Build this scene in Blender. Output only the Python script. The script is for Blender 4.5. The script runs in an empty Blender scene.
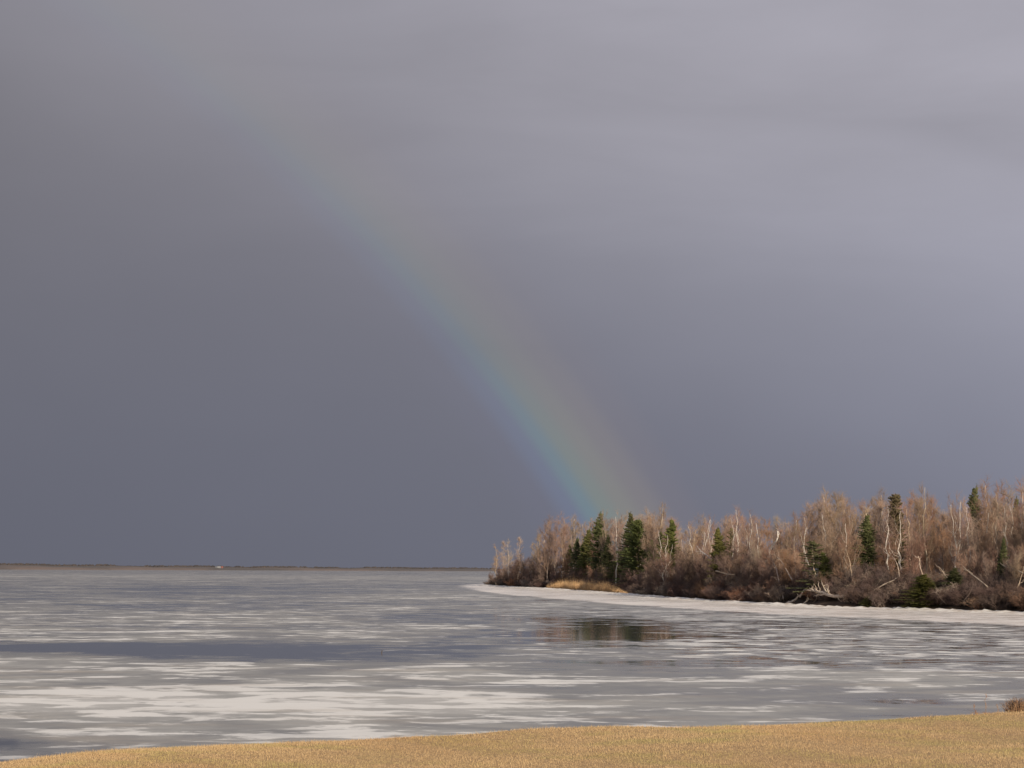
import bpy, math, random
import numpy as np
from mathutils import Matrix, Vector

scene = bpy.context.scene
COL = scene.collection
R = math.radians
rng = np.random.default_rng(7)

# ------------------------------------------------------------------ camera
F = 2000.0                      # focal length in pixels (1024 wide)
EYE = 4.5                       # eye height above the water
PITCH = math.atan((569.3 - 384) / F)
ROLL = 0.0055
cd = bpy.data.cameras.new('camera')
cd.sensor_width = 36.0
cd.lens = 36.0 * F / 1024.0
cd.clip_start = 0.3
cd.clip_end = 30000.0
cam = bpy.data.objects.new('camera', cd)
COL.objects.link(cam)
CM = Matrix.Rotation(R(90) + PITCH, 3, 'X') @ Matrix.Rotation(ROLL, 3, 'Z')
cam.matrix_world = Matrix.Translation((0, 0, EYE)) @ CM.to_4x4()
scene.camera = cam
CMN = np.array(CM)

# ------------------------------------------------------------------ sun and sky
SUN_AZ, SUN_EL = 158.0, 23.5  # clockwise from the view direction; low sun behind the right shoulder
sdir = np.array([math.cos(R(SUN_EL)) * math.sin(R(SUN_AZ)), math.cos(R(SUN_EL)) * math.cos(R(SUN_AZ)), math.sin(R(SUN_EL))])
sl = bpy.data.lights.new('sun', 'SUN')
sl.energy = 4.5
sl.angle = R(0.53)
sl.color = (1.0, 0.86, 0.67)
so = bpy.data.objects.new('sun', sl)
COL.objects.link(so)
so.rotation_euler = Vector(-sdir).to_track_quat('-Z', 'Y').to_euler()
so.location = (40, -60, 60)

scene.view_settings.view_transform = 'Standard'
scene.view_settings.look = 'None'
scene.view_settings.exposure = 0.0
scene.view_settings.gamma = 1.0
scene.view_settings.use_curve_mapping = False
scene.cycles.max_bounces = 6
scene.cycles.diffuse_bounces = 3
scene.cycles.glossy_bounces = 3


class NT:
    """small expression helper over a node tree"""
    def __init__(self, tree):
        self.t = tree
        self.n = tree.nodes
        self.l = tree.links

    def node(self, kind, **kw):
        n = self.n.new(kind)
        for k, v in kw.items():
            setattr(n, k, v)
        return n

    def put(self, sock, v):
        if isinstance(v, bpy.types.NodeSocket):
            self.l.new(v, sock)
        else:
            sock.default_value = v

    def m(self, op, a, b=0.0, c=0.0, clamp=False):
        n = self.node('ShaderNodeMath', operation=op, use_clamp=clamp)
        self.put(n.inputs[0], a)
        self.put(n.inputs[1], b)
        if op in ('MULTIPLY_ADD', 'SMOOTH_MIN', 'SMOOTH_MAX'):
            self.put(n.inputs[2], c)
        return n.outputs[0]

    def rng(self, v, a, b, lo=0.0, hi=1.0, smooth=True):
        n = self.node('ShaderNodeMapRange', interpolation_type='SMOOTHSTEP' if smooth else 'LINEAR')
        self.put(n.inputs['Value'], v)
        n.inputs['From Min'].default_value = a
        n.inputs['From Max'].default_value = b
        n.inputs['To Min'].default_value = lo
        n.inputs['To Max'].default_value = hi
        return n.outputs[0]

    def ramp(self, v, stops, interp='LINEAR'):
        n = self.node('ShaderNodeValToRGB')
        n.color_ramp.interpolation = interp
        el = n.color_ramp.elements
        while len(el) < len(stops):
            el.new(0.5)
        for e, (p, c) in zip(el, stops):
            e.position = p
            e.color = (c[0], c[1], c[2], 1)
        self.put(n.inputs[0], v)
        return n.outputs[0]

    def mixc(self, f, a, b, mode='MIX'):
        n = self.node('ShaderNodeMix', data_type='RGBA', blend_type=mode)
        self.put(n.inputs[0], f)
        self.put(n.inputs[6], a if isinstance(a, bpy.types.NodeSocket) else (*a, 1))
        self.put(n.inputs[7], b if isinstance(b, bpy.types.NodeSocket) else (*b, 1))
        return n.outputs[2]

    def noise(self, vec, scale, detail=4.0, rough=0.5, dist=0.0):
        n = self.node('ShaderNodeTexNoise')
        if vec is not None:
            self.put(n.inputs['Vector'], vec)
        n.inputs['Scale'].default_value = scale
        n.inputs['Detail'].default_value = detail
        n.inputs['Roughness'].default_value = rough
        n.inputs['Distortion'].default_value = dist
        return n.outputs[0]

    def mapping(self, vec, scale=(1, 1, 1), rot=(0, 0, 0), loc=(0, 0, 0)):
        n = self.node('ShaderNodeMapping')
        self.put(n.inputs['Vector'], vec)
        n.inputs['Scale'].default_value = scale
        n.inputs['Rotation'].default_value = rot
        n.inputs['Location'].default_value = loc
        return n.outputs[0]

    def comb(self, x, y, z=0.0):
        n = self.node('ShaderNodeCombineXYZ')
        self.put(n.inputs[0], x)
        self.put(n.inputs[1], y)
        self.put(n.inputs[2], z)
        return n.outputs[0]


world = bpy.data.worlds.new('World')
scene.world = world
world.use_nodes = True
w = NT(world.node_tree)
w.n.clear()
wout = w.node('ShaderNodeOutputWorld')
sky = w.node('ShaderNodeTexSky', sky_type='NISHITA')
sky.sun_disc = False
sky.sun_elevation = R(SUN_EL)
sky.sun_rotation = R(SUN_AZ)
bg_clear = w.node('ShaderNodeBackground')
w.l.new(sky.outputs[0], bg_clear.inputs[0])
bg_clear.inputs[1].default_value = 0.07
tc = w.node('ShaderNodeTexCoord')
D = tc.outputs['Generated']
sep = w.node('ShaderNodeSeparateXYZ')
w.l.new(D, sep.inputs[0])
dx, dy, dz = sep.outputs
u = w.m('DIVIDE', dx, w.m('MAXIMUM', dy, 0.08))
v = w.m('DIVIDE', w.m('MAXIMUM', dz, 0.0), w.m('MAXIMUM', w.m('SQRT', w.m('ADD', w.m('MULTIPLY', dx, dx), w.m('MULTIPLY', dy, dy))), 0.08))
uc = w.m('MINIMUM', w.m('MAXIMUM', u, -0.6), 0.6)
vc = w.m('MINIMUM', v, 0.7)
# storm-cloud brightness: dark towards the lower left, lighter up and to the right
uv = w.comb(uc, vc)
warp = w.noise(w.mapping(uv, (3.0, 5.0, 1)), 1.0, 3.0, 0.5)
warpc = w.m('SUBTRACT', warp, 0.5)
tt = w.m('ADD', w.m('MULTIPLY', vc, 1.0), w.m('MULTIPLY', uc, 0.42))
tt = w.m('ADD', tt, w.m('MULTIPLY', warpc, 0.10))
lum = w.ramp(w.rng(tt, -0.12, 0.48, smooth=False), [
    (0.00, (0.135,) * 3), (0.20, (0.155,) * 3), (0.36, (0.185,) * 3), (0.50, (0.26,) * 3), (0.64, (0.335,) * 3), (0.80, (0.385,) * 3), (1.0, (0.41,) * 3)], 'B_SPLINE')
# soft cloud banks slanting down to the right
bank = w.noise(w.mapping(uv, (4.5, 17.0, 1), (0, 0, R(14)), (3.1, 1.7, 0)), 1.0, 5.0, 0.52, 0.4)
fine = w.noise(w.mapping(uv, (16.0, 30.0, 1), (0, 0, R(16))), 1.0, 5.0, 0.55, 0.3)
bankamt = w.m('MULTIPLY', w.rng(vc, 0.06, 0.22), w.rng(uc, -0.22, 0.02, 0.14, 0.36))
cl = w.m('ADD', 1.0, w.m('MULTIPLY', w.m('SUBTRACT', bank, 0.5), bankamt))
cl = w.m('ADD', cl, w.m('MULTIPLY', w.m('SUBTRACT', fine, 0.5), 0.035))
vl = w.m('SUBTRACT', 0.232, w.m('MULTIPLY', w.m('MULTIPLY', uc, uc), 0.55))
dl_ = w.m('ADD', w.m('SUBTRACT', vc, vl), w.m('MULTIPLY', w.m('SUBTRACT', bank, 0.5), 0.05))
edge_ = w.ramp(w.rng(dl_, -0.08, 0.06, smooth=False), [(0.0, (0.5,) * 3), (0.42, (0.585,) * 3), (0.52, (0.575,) * 3), (0.62, (0.44,) * 3), (0.82, (0.45,) * 3), (1.0, (0.5,) * 3)], 'EASE')
cl = w.m('ADD', cl, w.m('MULTIPLY', w.m('SUBTRACT', edge_, 0.5), w.rng(uc, -0.10, 0.03, 0.0, 0.50)))
lum = w.m('MULTIPLY', lum, cl)
tint = w.mixc(w.rng(vc, 0.0, 0.26), (0.95, 0.985, 1.25), (1.0, 0.975, 1.115))
cloud = w.mixc(1.0, w.comb(lum, lum, lum), tint, 'MULTIPLY')
# rainbow: a ring of 40.5 - 42.5 degrees about the point opposite the sun
dot = w.node('ShaderNodeVectorMath', operation='DOT_PRODUCT')
w.l.new(D, dot.inputs[0])
dot.inputs[1].default_value = (math.sin(R(-33.75)) * math.cos(R(19.75)), math.cos(R(-33.75)) * math.cos(R(19.75)), -math.sin(R(19.75)))
ang = w.m('MULTIPLY', w.m('ARCCOSINE', dot.outputs['Value']), 57.29578)
bow = w.ramp(w.rng(ang, 39.4, 44.6, smooth=False), [
    (0.00, (0.000, 0.000, 0.000)),
    (0.17, (0.003, 0.003, 0.010)),
    (0.28, (0.008, 0.028, 0.064)),
    (0.36, (0.014, 0.076, 0.072)),
    (0.44, (0.056, 0.084, 0.030)),
    (0.53, (0.076, 0.070, 0.016)),
    (0.64, (0.058, 0.040, 0.008)),
    (0.78, (0.018, 0.009, 0.002)),
    (0.95, (0.000, 0.000, 0.000))], 'EASE')
bowamt = w.m('ADD', w.rng(v, 0.11, 0.015, 0.0, 0.45, False), w.rng(v, 0.25, 0.07, 0.10, 0.45, False))
cloud = w.mixc(bowamt, cloud, bow, 'ADD')
bg_storm = w.node('ShaderNodeBackground')
w.l.new(cloud, bg_storm.inputs[0])
mixw = w.node('ShaderNodeMixShader')
clear = w.m('MULTIPLY', w.rng(dy, 0.25, -0.45), w.rng(dz, 1.0, 0.55, 0.55, 1.0))
w.l.new(clear, mixw.inputs[0])
w.l.new(bg_storm.outputs[0], mixw.inputs[1])
w.l.new(bg_clear.outputs[0], mixw.inputs[2])
w.l.new(mixw.outputs[0], wout.inputs[0])


# ------------------------------------------------------------------ projection helpers
def ray(px, py):
    d = CMN @ np.array([px - 512.0, 384.0 - py, -F])
    return d / np.linalg.norm(d)


def ground(px, py, z=0.0):
    d = ray(px, py)
    k = (z - EYE) / d[2]
    return np.array([0, 0, EYE]) + d * k


def at(px, dist, py=569.0):
    """point at horizontal distance dist on the pixel's ray"""
    d = ray(px, py)
    k = dist / math.hypot(d[0], d[1])
    return np.array([0, 0, EYE]) + d * k


def ztop(px, py, dist):
    return at(px, dist, py)[2]


def project(P):
    Q = (P - np.array([0, 0, EYE])) @ CMN
    return 512 + F * Q[:, 0] / -Q[:, 2], 384 - F * Q[:, 1] / -Q[:, 2]


# ------------------------------------------------------------------ mesh helpers
def new_mesh(name, V, faces_list, smooth=False):
    """faces_list: list of int arrays (n, k)"""
    me = bpy.data.meshes.new(name)
    V = np.asarray(V, np.float32)
    me.vertices.add(len(V))
    me.vertices.foreach_set('co', V.ravel())
    loops = np.concatenate([f.ravel() for f in faces_list]).astype(np.int32)
    sizes = np.concatenate([np.full(len(f), f.shape[1], np.int32) for f in faces_list])
    starts = np.concatenate([[0], np.cumsum(sizes)[:-1]]).astype(np.int32)
    me.loops.add(len(loops))
    me.loops.foreach_set('vertex_index', loops)
    me.polygons.add(len(sizes))
    me.polygons.foreach_set('loop_start', starts)
    me.polygons.foreach_set('loop_total', sizes)
    if smooth:
        me.polygons.foreach_set('use_smooth', np.ones(len(sizes), bool))
    me.update(calc_edges=True)
    me.validate()
    return me


def link(name, me, mat=None, parent=None, **props):
    o = bpy.data.objects.new(name, me)
    if mat is not None and me is not None:
        me.materials.append(mat)
    COL.objects.link(o)
    if parent is not None:
        o.parent = parent
    for k, val in props.items():
        o[k] = val
    return o


def tag(o, label=None, category=None, group=None, kind=None):
    for k, val in (('label', label), ('category', category), ('group', group), ('kind', kind)):
        if val:
            o[k] = val
    return o


class Geo:
    """collects tapered prisms (segments) and continuous tubes"""
    def __init__(self):
        self.V, self.Fs, self.n = [], [], 0

    def segs(self, A, B, ra, rb, sides=3):
        A, B = np.atleast_2d(A).astype(float), np.atleast_2d(B).astype(float)
        N = len(A)
        if N == 0:
            return
        ra = np.broadcast_to(np.asarray(ra, float), (N,))
        rb = np.broadcast_to(np.asarray(rb, float), (N,))
        d = B - A
        d /= np.maximum(np.linalg.norm(d, axis=1), 1e-6)[:, None]
        h = np.where(np.abs(d[:, 2:3]) > 0.9, np.array([[1.0, 0, 0]]), np.array([[0, 0, 1.0]]))
        e1 = np.cross(d, h)
        e1 /= np.maximum(np.linalg.norm(e1, axis=1), 1e-6)[:, None]
        e2 = np.cross(d, e1)
        a = np.arange(sides) * 2 * np.pi / sides
        off = e1[:, None] * np.cos(a)[None, :, None] + e2[:, None] * np.sin(a)[None, :, None]
        V = np.concatenate([A[:, None] + off * ra[:, None, None], B[:, None] + off * rb[:, None, None]], 1)
        base = self.n + np.arange(N)[:, None, None] * 2 * sides
        k = np.arange(sides)
        q = np.stack([k, (k + 1) % sides, (k + 1) % sides + sides, k + sides], 1)[None]
        self.Fs.append((base + q).reshape(-1, 4))
        cap = (base[:, 0] + sides + k[None])
        self.Fs.append(cap if sides != 4 else cap.reshape(-1, 4))
        self.V.append(V.reshape(-1, 3))
        self.n += N * 2 * sides

    def tube(self, P, r, sides=7):
        P = np.asarray(P, float)
        r = np.asarray(r, float)
        K = len(P)
        d = np.gradient(P, axis=0)
        d /= np.linalg.norm(d, axis=1)[:, None]
        h = np.array([0.3, 1.0, 0.05])
        e1 = np.cross(d, h)
        e1 /= np.maximum(np.linalg.norm(e1, axis=1), 1e-6)[:, None]
        e2 = np.cross(d, e1)
        a = np.arange(sides) * 2 * np.pi / sides
        V = P[:, None] + (e1[:, None] * np.cos(a)[None, :, None] + e2[:, None] * np.sin(a)[None, :, None]) * r[:, None, None]
        k = np.arange(sides)
        q = np.stack([k, (k + 1) % sides, (k + 1) % sides + sides, k + sides], 1)
        for i in range(K - 1):
            self.Fs.append(self.n + i * sides + q)
        self.Fs.append((self.n + (K - 1) * sides + k)[None])
        self.Fs.append((self.n + k[::-1])[None])
        self.V.append(V.reshape(-1, 3))
        self.n += K * sides

    def tris(self, A, B, C):
        N = len(A)
        self.V.append(np.stack([A, B, C], 1).reshape(-1, 3))
        self.Fs.append(self.n + np.arange(N * 3).reshape(-1, 3))
        self.n += N * 3

    def mesh(self, name, smooth=False):
        return new_mesh(name, np.concatenate(self.V), self.Fs, smooth)


def unit(v):
    return v / np.maximum(np.linalg.norm(v, axis=-1, keepdims=True), 1e-9)


# ------------------------------------------------------------------ materials
def mat_new(name):
    m = bpy.data.materials.new(name)
    m.use_nodes = True
    t = NT(m.node_tree)
    b = m.node_tree.nodes['Principled BSDF']
    return m, t, b


def mat_wood(name, c1, c2, scale=2.0, rough=0.85, stretch=1.0, objvar=0.25):
    m, t, b = mat_new(name)
    tcn = t.node('ShaderNodeTexCoord')
    n = t.noise(t.mapping(tcn.outputs['Object'], (1, 1, stretch)), scale, 4.0, 0.6)
    c = t.mixc(t.rng(n, 0.32, 0.68), c1, c2)
    oi = t.node('ShaderNodeObjectInfo')
    hv = t.node('ShaderNodeHueSaturation')
    t.put(hv.inputs['Value'], t.rng(oi.outputs['Random'], 0, 1, 1 - objvar, 1 + objvar, False))
    t.put(hv.inputs['Hue'], t.rng(t.m('FRACT', t.m('MULTIPLY', oi.outputs['Random'], 7.31)), 0, 1, 0.488, 0.512, False))
    t.put(hv.inputs['Saturation'], t.rng(t.m('FRACT', t.m('MULTIPLY', oi.outputs['Random'], 3.77)), 0, 1, 0.8, 1.15, False))
    t.put(hv.inputs['Color'], c)
    t.l.new(hv.outputs[0], b.inputs['Base Color'])
    b.inputs['Roughness'].default_value = rough
    b.inputs['Specular IOR Level'].default_value = 0.2
    return m


M = {}
M['bark_grey'] = mat_wood('grey_bark', (0.20, 0.155, 0.125), (0.34, 0.27, 0.22), 3, stretch=0.4)
M['bark_tan'] = mat_wood('tan_bark', (0.40, 0.31, 0.23), (0.60, 0.49, 0.39), 3, stretch=0.4)
M['bark_dark'] = mat_wood('dark_bark', (0.05, 0.04, 0.033), (0.11, 0.085, 0.07), 4, stretch=0.4)
M['twig_red'] = mat_wood('reddish_twigs', (0.248, 0.150, 0.106), (0.35, 0.221, 0.160), 0.4)
M['twig_tan'] = mat_wood('tan_twigs', (0.29, 0.200, 0.140), (0.39, 0.28, 0.20), 0.4)
M['twig_grey'] = mat_wood('grey_brown_twigs', (0.265, 0.185, 0.134), (0.37, 0.268, 0.20), 0.4)
M['brush_dark'] = mat_wood('dark_brush_twigs', (0.090, 0.060, 0.052), (0.175, 0.120, 0.102), 0.7)
M['brush_mid'] = mat_wood('purplish_brush_twigs', (0.140, 0.088, 0.070), (0.24, 0.160, 0.128), 0.5)
M['brush_rust'] = mat_wood('rusty_brush_twigs', (0.17, 0.090, 0.055), (0.26, 0.15, 0.095), 0.7)
M['brush_pale'] = mat_wood('pale_brush_twigs', (0.24, 0.18, 0.14), (0.36, 0.28, 0.225), 0.7)
M['needles'] = mat_wood('dark_needles', (0.044, 0.054, 0.018), (0.125, 0.136, 0.046), 1.1, 0.7)
M['needles_olive'] = mat_wood('olive_needles', (0.060, 0.064, 0.020), (0.135, 0.128, 0.045), 1.1, 0.7)
M['needles_bronze'] = mat_wood('bronze_needles', (0.085, 0.07, 0.034), (0.15, 0.115, 0.055), 1.1, 0.7)
M['driftwood'] = mat_wood('weathered_wood', (0.27, 0.20, 0.15), (0.47, 0.37, 0.29), 2.5, stretch=0.5, objvar=0.1)
M['deadwood'] = mat_wood('dead_wood', (0.36, 0.28, 0.21), (0.55, 0.45, 0.36), 2.5, stretch=0.5, objvar=0.1)
# birch: white with dark flecks
m, t, b = mat_new('white_birch_bark')
tcn = t.node('ShaderNodeTexCoord')
n = t.noise(t.mapping(tcn.outputs['Object'], (3, 3, 9)), 1.0, 3.0, 0.6)
c = t.mixc(t.rng(n, 0.60, 0.72), (0.66, 0.60, 0.54), (0.12, 0.09, 0.075))
t.l.new(c, b.inputs['Base Color'])
b.inputs['Roughness'].default_value = 0.8
M['birch'] = m

# land: leaf litter and bare soil
m, t, b = mat_new('leaf_litter_soil')
geo = t.node('ShaderNodeNewGeometry')
n1 = t.noise(geo.outputs['Position'], 0.18, 5.0, 0.6)
n2 = t.noise(geo.outputs['Position'], 2.2, 4.0, 0.6)
c = t.mixc(t.rng(n1, 0.35, 0.65), (0.055, 0.034, 0.024), (0.12, 0.075, 0.048))
c = t.mixc(t.rng(n2, 0.45, 0.75, 0.0, 0.6), c, (0.20, 0.13, 0.08))
t.l.new(c, b.inputs['Base Color'])
b.inputs['Roughness'].default_value = 0.95
M['litter'] = m

# ------------------------------------------------------------------ the wooded point
SH = np.array([(487, 585.3), (505, 586.6), (530, 588.0), (552, 589.2), (590, 591.6), (625, 594.0), (660, 597.2), (700, 600.0), (745, 602.8),
               (790, 605.2), (830, 607.4), (870, 608.6), (905, 609.4), (950, 610.8), (990, 612.0), (1024, 613.2), (1090, 616), (1180, 620)])
front = np.array([ground(*p)[:2] for p in SH])
dshore = np.hypot(front[:, 0], front[:, 1])


def d_shore(px):
    return float(np.interp(px, SH[:, 0], dshore))


back = np.array([(-3, 590), (10, 604), (34, 590), (62, 520), (95, 420), (135, 330), (175, 270), (170, 190), (120, 160)])
POLY = np.vstack([front, back])


def seg_dist(P, A, B):
    ab = B - A
    tt_ = np.clip(((P - A) @ ab) / (ab @ ab), 0, 1)
    return np.linalg.norm(P - (A + tt_[:, None] * ab), axis=1)


def shore_sd(P):
    """signed distance to the outline of the point, positive inland"""
    P = np.atleast_2d(P)
    n = len(POLY)
    d = np.full(len(P), 1e9)
    inside = np.zeros(len(P), bool)
    for i in range(n):
        A, B = POLY[i], POLY[(i + 1) % n]
        d = np.minimum(d, seg_dist(P, A, B))
        cond = (A[1] > P[:, 1]) != (B[1] > P[:, 1])
        with np.errstate(divide='ignore', invalid='ignore'):
            xi = (B[0] - A[0]) * (P[:, 1] - A[1]) / (B[1] - A[1] + 1e-12) + A[0]
        inside ^= cond & (P[:, 0] < xi)
    return np.where(inside, d, -d)


def bumps(x, y):
    return (0.22 * np.sin(x * 0.31 + y * 0.17) + 0.18 * np.sin(x * 0.53 - y * 0.41 + 1.3) + 0.12 * np.sin(x * 1.1 + 0.7 * y + 2.1)
            + 0.07 * np.sin(2.3 * x - 1.7 * y))


def zland(P):
    P = np.atleast_2d(P)
    s = shore_sd(P)
    x, y = P[:, 0], P[:, 1]
    pxv = 512 + F * x / np.maximum(y, 1)
    bank = np.interp(pxv, [480, 520, 560, 620, 680, 740, 1100], [1.0, 1.2, 0.5, 0.6, 1.6, 2.0, 2.6])
    z = np.interp(s, [-6, 0, 1.5, 5, 10, 22, 45, 90], [-0.8, 0.02, 0.38, 0.75, 1.0, 1.2, 1.4, 1.5])
    z = np.where(s > 1.0, z * bank, np.where(s > 0, z * (1 + (bank - 1) * np.clip(s, 0, 1)), z))
    return z + bumps(x, y) * np.clip(s / 5, 0, 1) * 0.8


gx = np.arange(-40, 186, 2.0)
gy = np.arange(140, 622, 2.0)
X, Y = np.meshgrid(gx, gy, indexing='ij')
PP = np.stack([X.ravel(), Y.ravel()], 1)
SDg = shore_sd(PP)
Zg = zland(PP)
nx, ny = X.shape
I = np.arange(nx * ny).reshape(nx, ny)
quads = np.stack([I[:-1, :-1], I[1:, :-1], I[1:, 1:], I[:-1, 1:]], -1).reshape(-1, 4)
keep = (SDg[quads].max(1) > -6)
quads = quads[keep]
used = np.unique(quads)
remap = -np.ones(nx * ny, int)
remap[used] = np.arange(len(used))
me = new_mesh('land', np.column_stack([PP, Zg])[used], [remap[quads]], True)
link('ground', me, M['litter'], kind='structure')

# ------------------------------------------------------------------ the frozen bay
az = np.radians(np.concatenate([np.linspace(-85, -17, 35)[:-1], np.linspace(-17, 17, 260), np.linspace(17, 85, 35)[1:]]))
dd = np.geomspace(12, 12000, 330)
AZ, DD = np.meshgrid(az, dd, indexing='ij')
WX, WY = DD * np.sin(AZ), DD * np.cos(AZ)
WP = np.column_stack([WX.ravel(), WY.ravel(), np.zeros(WX.size)])
ppx, ppy = project(WP)
ppx = np.clip(ppx, -900, 1900)
yh = 569.3 + (ppx - 512) * ROLL
ry = ppy - yh                               # pixels below the horizon
rw = ry + np.clip(ry / 40, 0, 1) * (3.2 * np.sin(WX.ravel() * 0.21 + 0.6) + 2.2 * np.sin(WX.ravel() * 0.47 + WY.ravel() * 0.05 + 2))
cover = np.interp(rw, [0, 6, 9, 13, 20, 28, 36, 44, 54, 66, 74, 88, 95, 130, 165, 172, 190, 220],
                  [.50, .51, .57, .52, .51, .50, .52, .53, .58, .54, .465, .455, .61, .68, .63, .61, .52, .47])
right = np.interp(ppx, [470, 560], [0, 1])
coverR = np.interp(ry, [0, 10, 30, 42, 50, 60, 75, 86, 96, 104, 114, 122, 130, 142, 160, 220],
                   [.5, .52, .52, .54, .52, .52, .55, .57, .50, .54, .61, .57, .57, .60, .57, .53])
cover = cover * (1 - right) + coverR * right


def blob(x0, y0, sx, sy, amp):
    return amp * np.exp(-((ppx - x0) / sx) ** 2 - ((ppy - y0) / sy) ** 2)


cover += blob(612, 633, 62, 9, -0.36)      # open lead that mirrors the spruces
cover += blob(650, 664, 120, 5, -0.07)      # dark lead
cover += blob(940, 695, 160, 6, 0.02)
cover += blob(0, 744, 200, 7, -0.16)        # open water under the lawn
cover += blob(170, 650, 250, 8, -0.11)
cover += blob(200, 702, 260, 10, 0.10)
cover += blob(480, 706, 260, 9, 0.06)
cover += blob(430, 597, 70, 6, 0.12)
cover += blob(100, 640, 200, 3, 0.14)
cover += blob(70, 632, 160, 5, 0.10)
cover += blob(880, 676, 180, 7, 0.13)
cover += blob(900, 640, 220, 20, 0.04)
cover += blob(250, 590, 200, 5, -0.05)
# white shelf of shore-fast ice
sx_ = [380, 455, 487, 512, 600, 662, 762, 862, 1024, 1200]
band_top = np.interp(ppx, SH[:, 0], SH[:, 1])
band_bot = np.interp(ppx, sx_, [586.0, 588.0, 593, 596, 603.5, 608.5, 614.5, 619.0, 627.5, 637])
wdt = np.maximum(band_bot - band_top, 1.0)
rel = (ppy - band_top) / wdt
white = np.clip((1.05 - rel) * 3.0, 0, 1) * np.clip((rel + 0.35) * 4, 0, 1) * np.interp(ppx, [440, 492], [0, 1])
cover = cover + white * 0.0
nI, nJ = WX.shape
I = np.arange(nI * nJ).reshape(nI, nJ)
quads = np.stack([I[:-1, :-1], I[1:, :-1], I[1:, 1:], I[:-1, 1:]], -1).reshape(-1, 4)[:, ::-1]
wm = new_mesh('water', WP, [quads], True)
broken = np.exp(-((ppx - 880) / 230) ** 4 - ((ppy - 637) / 34) ** 4) * 0.9 + np.exp(-((ppx - 620) / 120) ** 4 - ((ppy - 640) / 18) ** 4) * 0.35
broken += 0.28 * np.exp(-((ppx - 300) / 400) ** 4 - ((ppy - 622) / 24) ** 4)
for nm, arr in (('cover', cover), ('shelf', white), ('broken', broken)):
    a_ = wm.attributes.new(nm, 'FLOAT', 'POINT')
    a_.data.foreach_set('value', arr.astype(np.float32))

m, t, b = mat_new('bay_water_and_ice')
t.n.remove(b)
out = t.n['Material Output']
geo = t.node('ShaderNodeNewGeometry')
P = geo.outputs['Position']
ac = t.node('ShaderNodeAttribute', attribute_name='cover').outputs['Fac']
asf = t.node('ShaderNodeAttribute', attribute_name='shelf').outputs['Fac']
nA = t.noise(t.mapping(P, (0.035, 0.030, 1)), 1.0, 7.0, 0.58, 0.5)
nB = t.noise(t.mapping(P, (0.17, 0.20, 1), (0, 0, 0.05), (11, 3, 0)), 1.0, 8.0, 0.64, 0.8)
nC = t.noise(t.mapping(P, (0.9, 0.8, 1)), 1.0, 5.0, 0.6)
nz = t.m('ADD', t.m('MULTIPLY', t.m('SUBTRACT', nA, 0.5), 0.45), t.m('MULTIPLY', t.m('SUBTRACT', nB, 0.5), 0.62))
nz = t.m('ADD', nz, t.m('MULTIPLY', t.m('SUBTRACT', nC, 0.5), 0.16))
val = t.m('ADD', ac, nz)
nF = t.noise(t.mapping(P, (0.14, 0.24, 1), (0, 0, 0.03), (5, 9, 0)), 1.0, 6.0, 0.60, 0.6)
nG = t.noise(t.mapping(P, (0.45, 0.70, 1), (0, 0, -0.04), (1, 4, 0)), 1.0, 6.0, 0.62, 0.6)
flake = t.m('ADD', t.m('MULTIPLY', nF, 0.60), t.m('MULTIPLY', nG, 0.40))
flake = t.m('ADD', flake, t.m('MULTIPLY', t.m('SUBTRACT', val, 0.55), 0.42))
br = t.node('ShaderNodeAttribute', attribute_name='broken').outputs['Fac']
val = t.m('ADD', val, t.m('MULTIPLY', br, t.m('MULTIPLY', t.m('SUBTRACT', nG, 0.51), 1.25)))
flake = t.m('ADD', flake, t.m('MULTIPLY', br, t.m('MULTIPLY', t.m('SUBTRACT', nG, 0.46), 0.55)))
flake = t.rng(flake, 0.545, 0.61)
shelf = t.rng(t.m('ADD', asf, t.m('MULTIPLY', nz, 1.6)), 0.34, 0.66)
grey = t.ramp(val, [(0.0, (0.15, 0.15, 0.155)), (0.46, (0.175, 0.175, 0.175)), (0.56, (0.23, 0.227, 0.22)), (0.66, (0.34, 0.337, 0.325)), (0.80, (0.48, 0.472, 0.455)), (1.0, (0.60, 0.59, 0.57))])
icecol = t.mixc(t.m('MULTIPLY', flake, t.rng(val, 0.38, 0.72, 0.62, 1.0)), grey, (0.75, 0.74, 0.715))
dirt = t.noise(t.mapping(P, (0.22, 0.9, 1)), 1.0, 7.0, 0.68, 0.4)
shelfcol = t.ramp(dirt, [(0.30, (0.86, 0.825, 0.79)), (0.52, (0.81, 0.77, 0.73)), (0.60, (0.62, 0.54, 0.48)), (0.72, (0.46, 0.38, 0.32))])
icecol = t.mixc(shelf, icecol, shelfcol)
stain = t.noise(t.mapping(P, (0.12, 0.35, 1)), 1.0, 5.0, 0.6)
icecol = t.mixc(t.rng(stain, 0.50, 0.74, 0, 0.40), icecol, (0.44, 0.375, 0.30))
ice = t.node('ShaderNodeBsdfPrincipled')
t.l.new(icecol, ice.inputs['Base Color'])
t.put(ice.inputs['Roughness'], t.rng(val, 0.42, 0.75, 0.22, 0.65))
ice.inputs['IOR'].default_value = 1.31
wat = t.node('ShaderNodeBsdfPrincipled')
wat.inputs['Base Color'].default_value = (0.055, 0.055, 0.055, 1)
wat.inputs['Roughness'].default_value = 0.06
wat.inputs['IOR'].default_value = 1.33
bmp = t.node('ShaderNodeBump')
bmp.inputs['Strength'].default_value = 0.05
bmp.inputs['Distance'].default_value = 0.02
t.put(bmp.inputs['Height'], t.noise(t.mapping(P, (1.2, 1.2, 1)), 1.0, 3.0, 0.5))
t.l.new(bmp.outputs[0], wat.inputs['Normal'])
bmp2 = t.node('ShaderNodeBump')
bmp2.inputs['Strength'].default_value = 0.3
bmp2.inputs['Distance'].default_value = 0.03
t.put(bmp2.inputs['Height'], nC)
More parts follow.
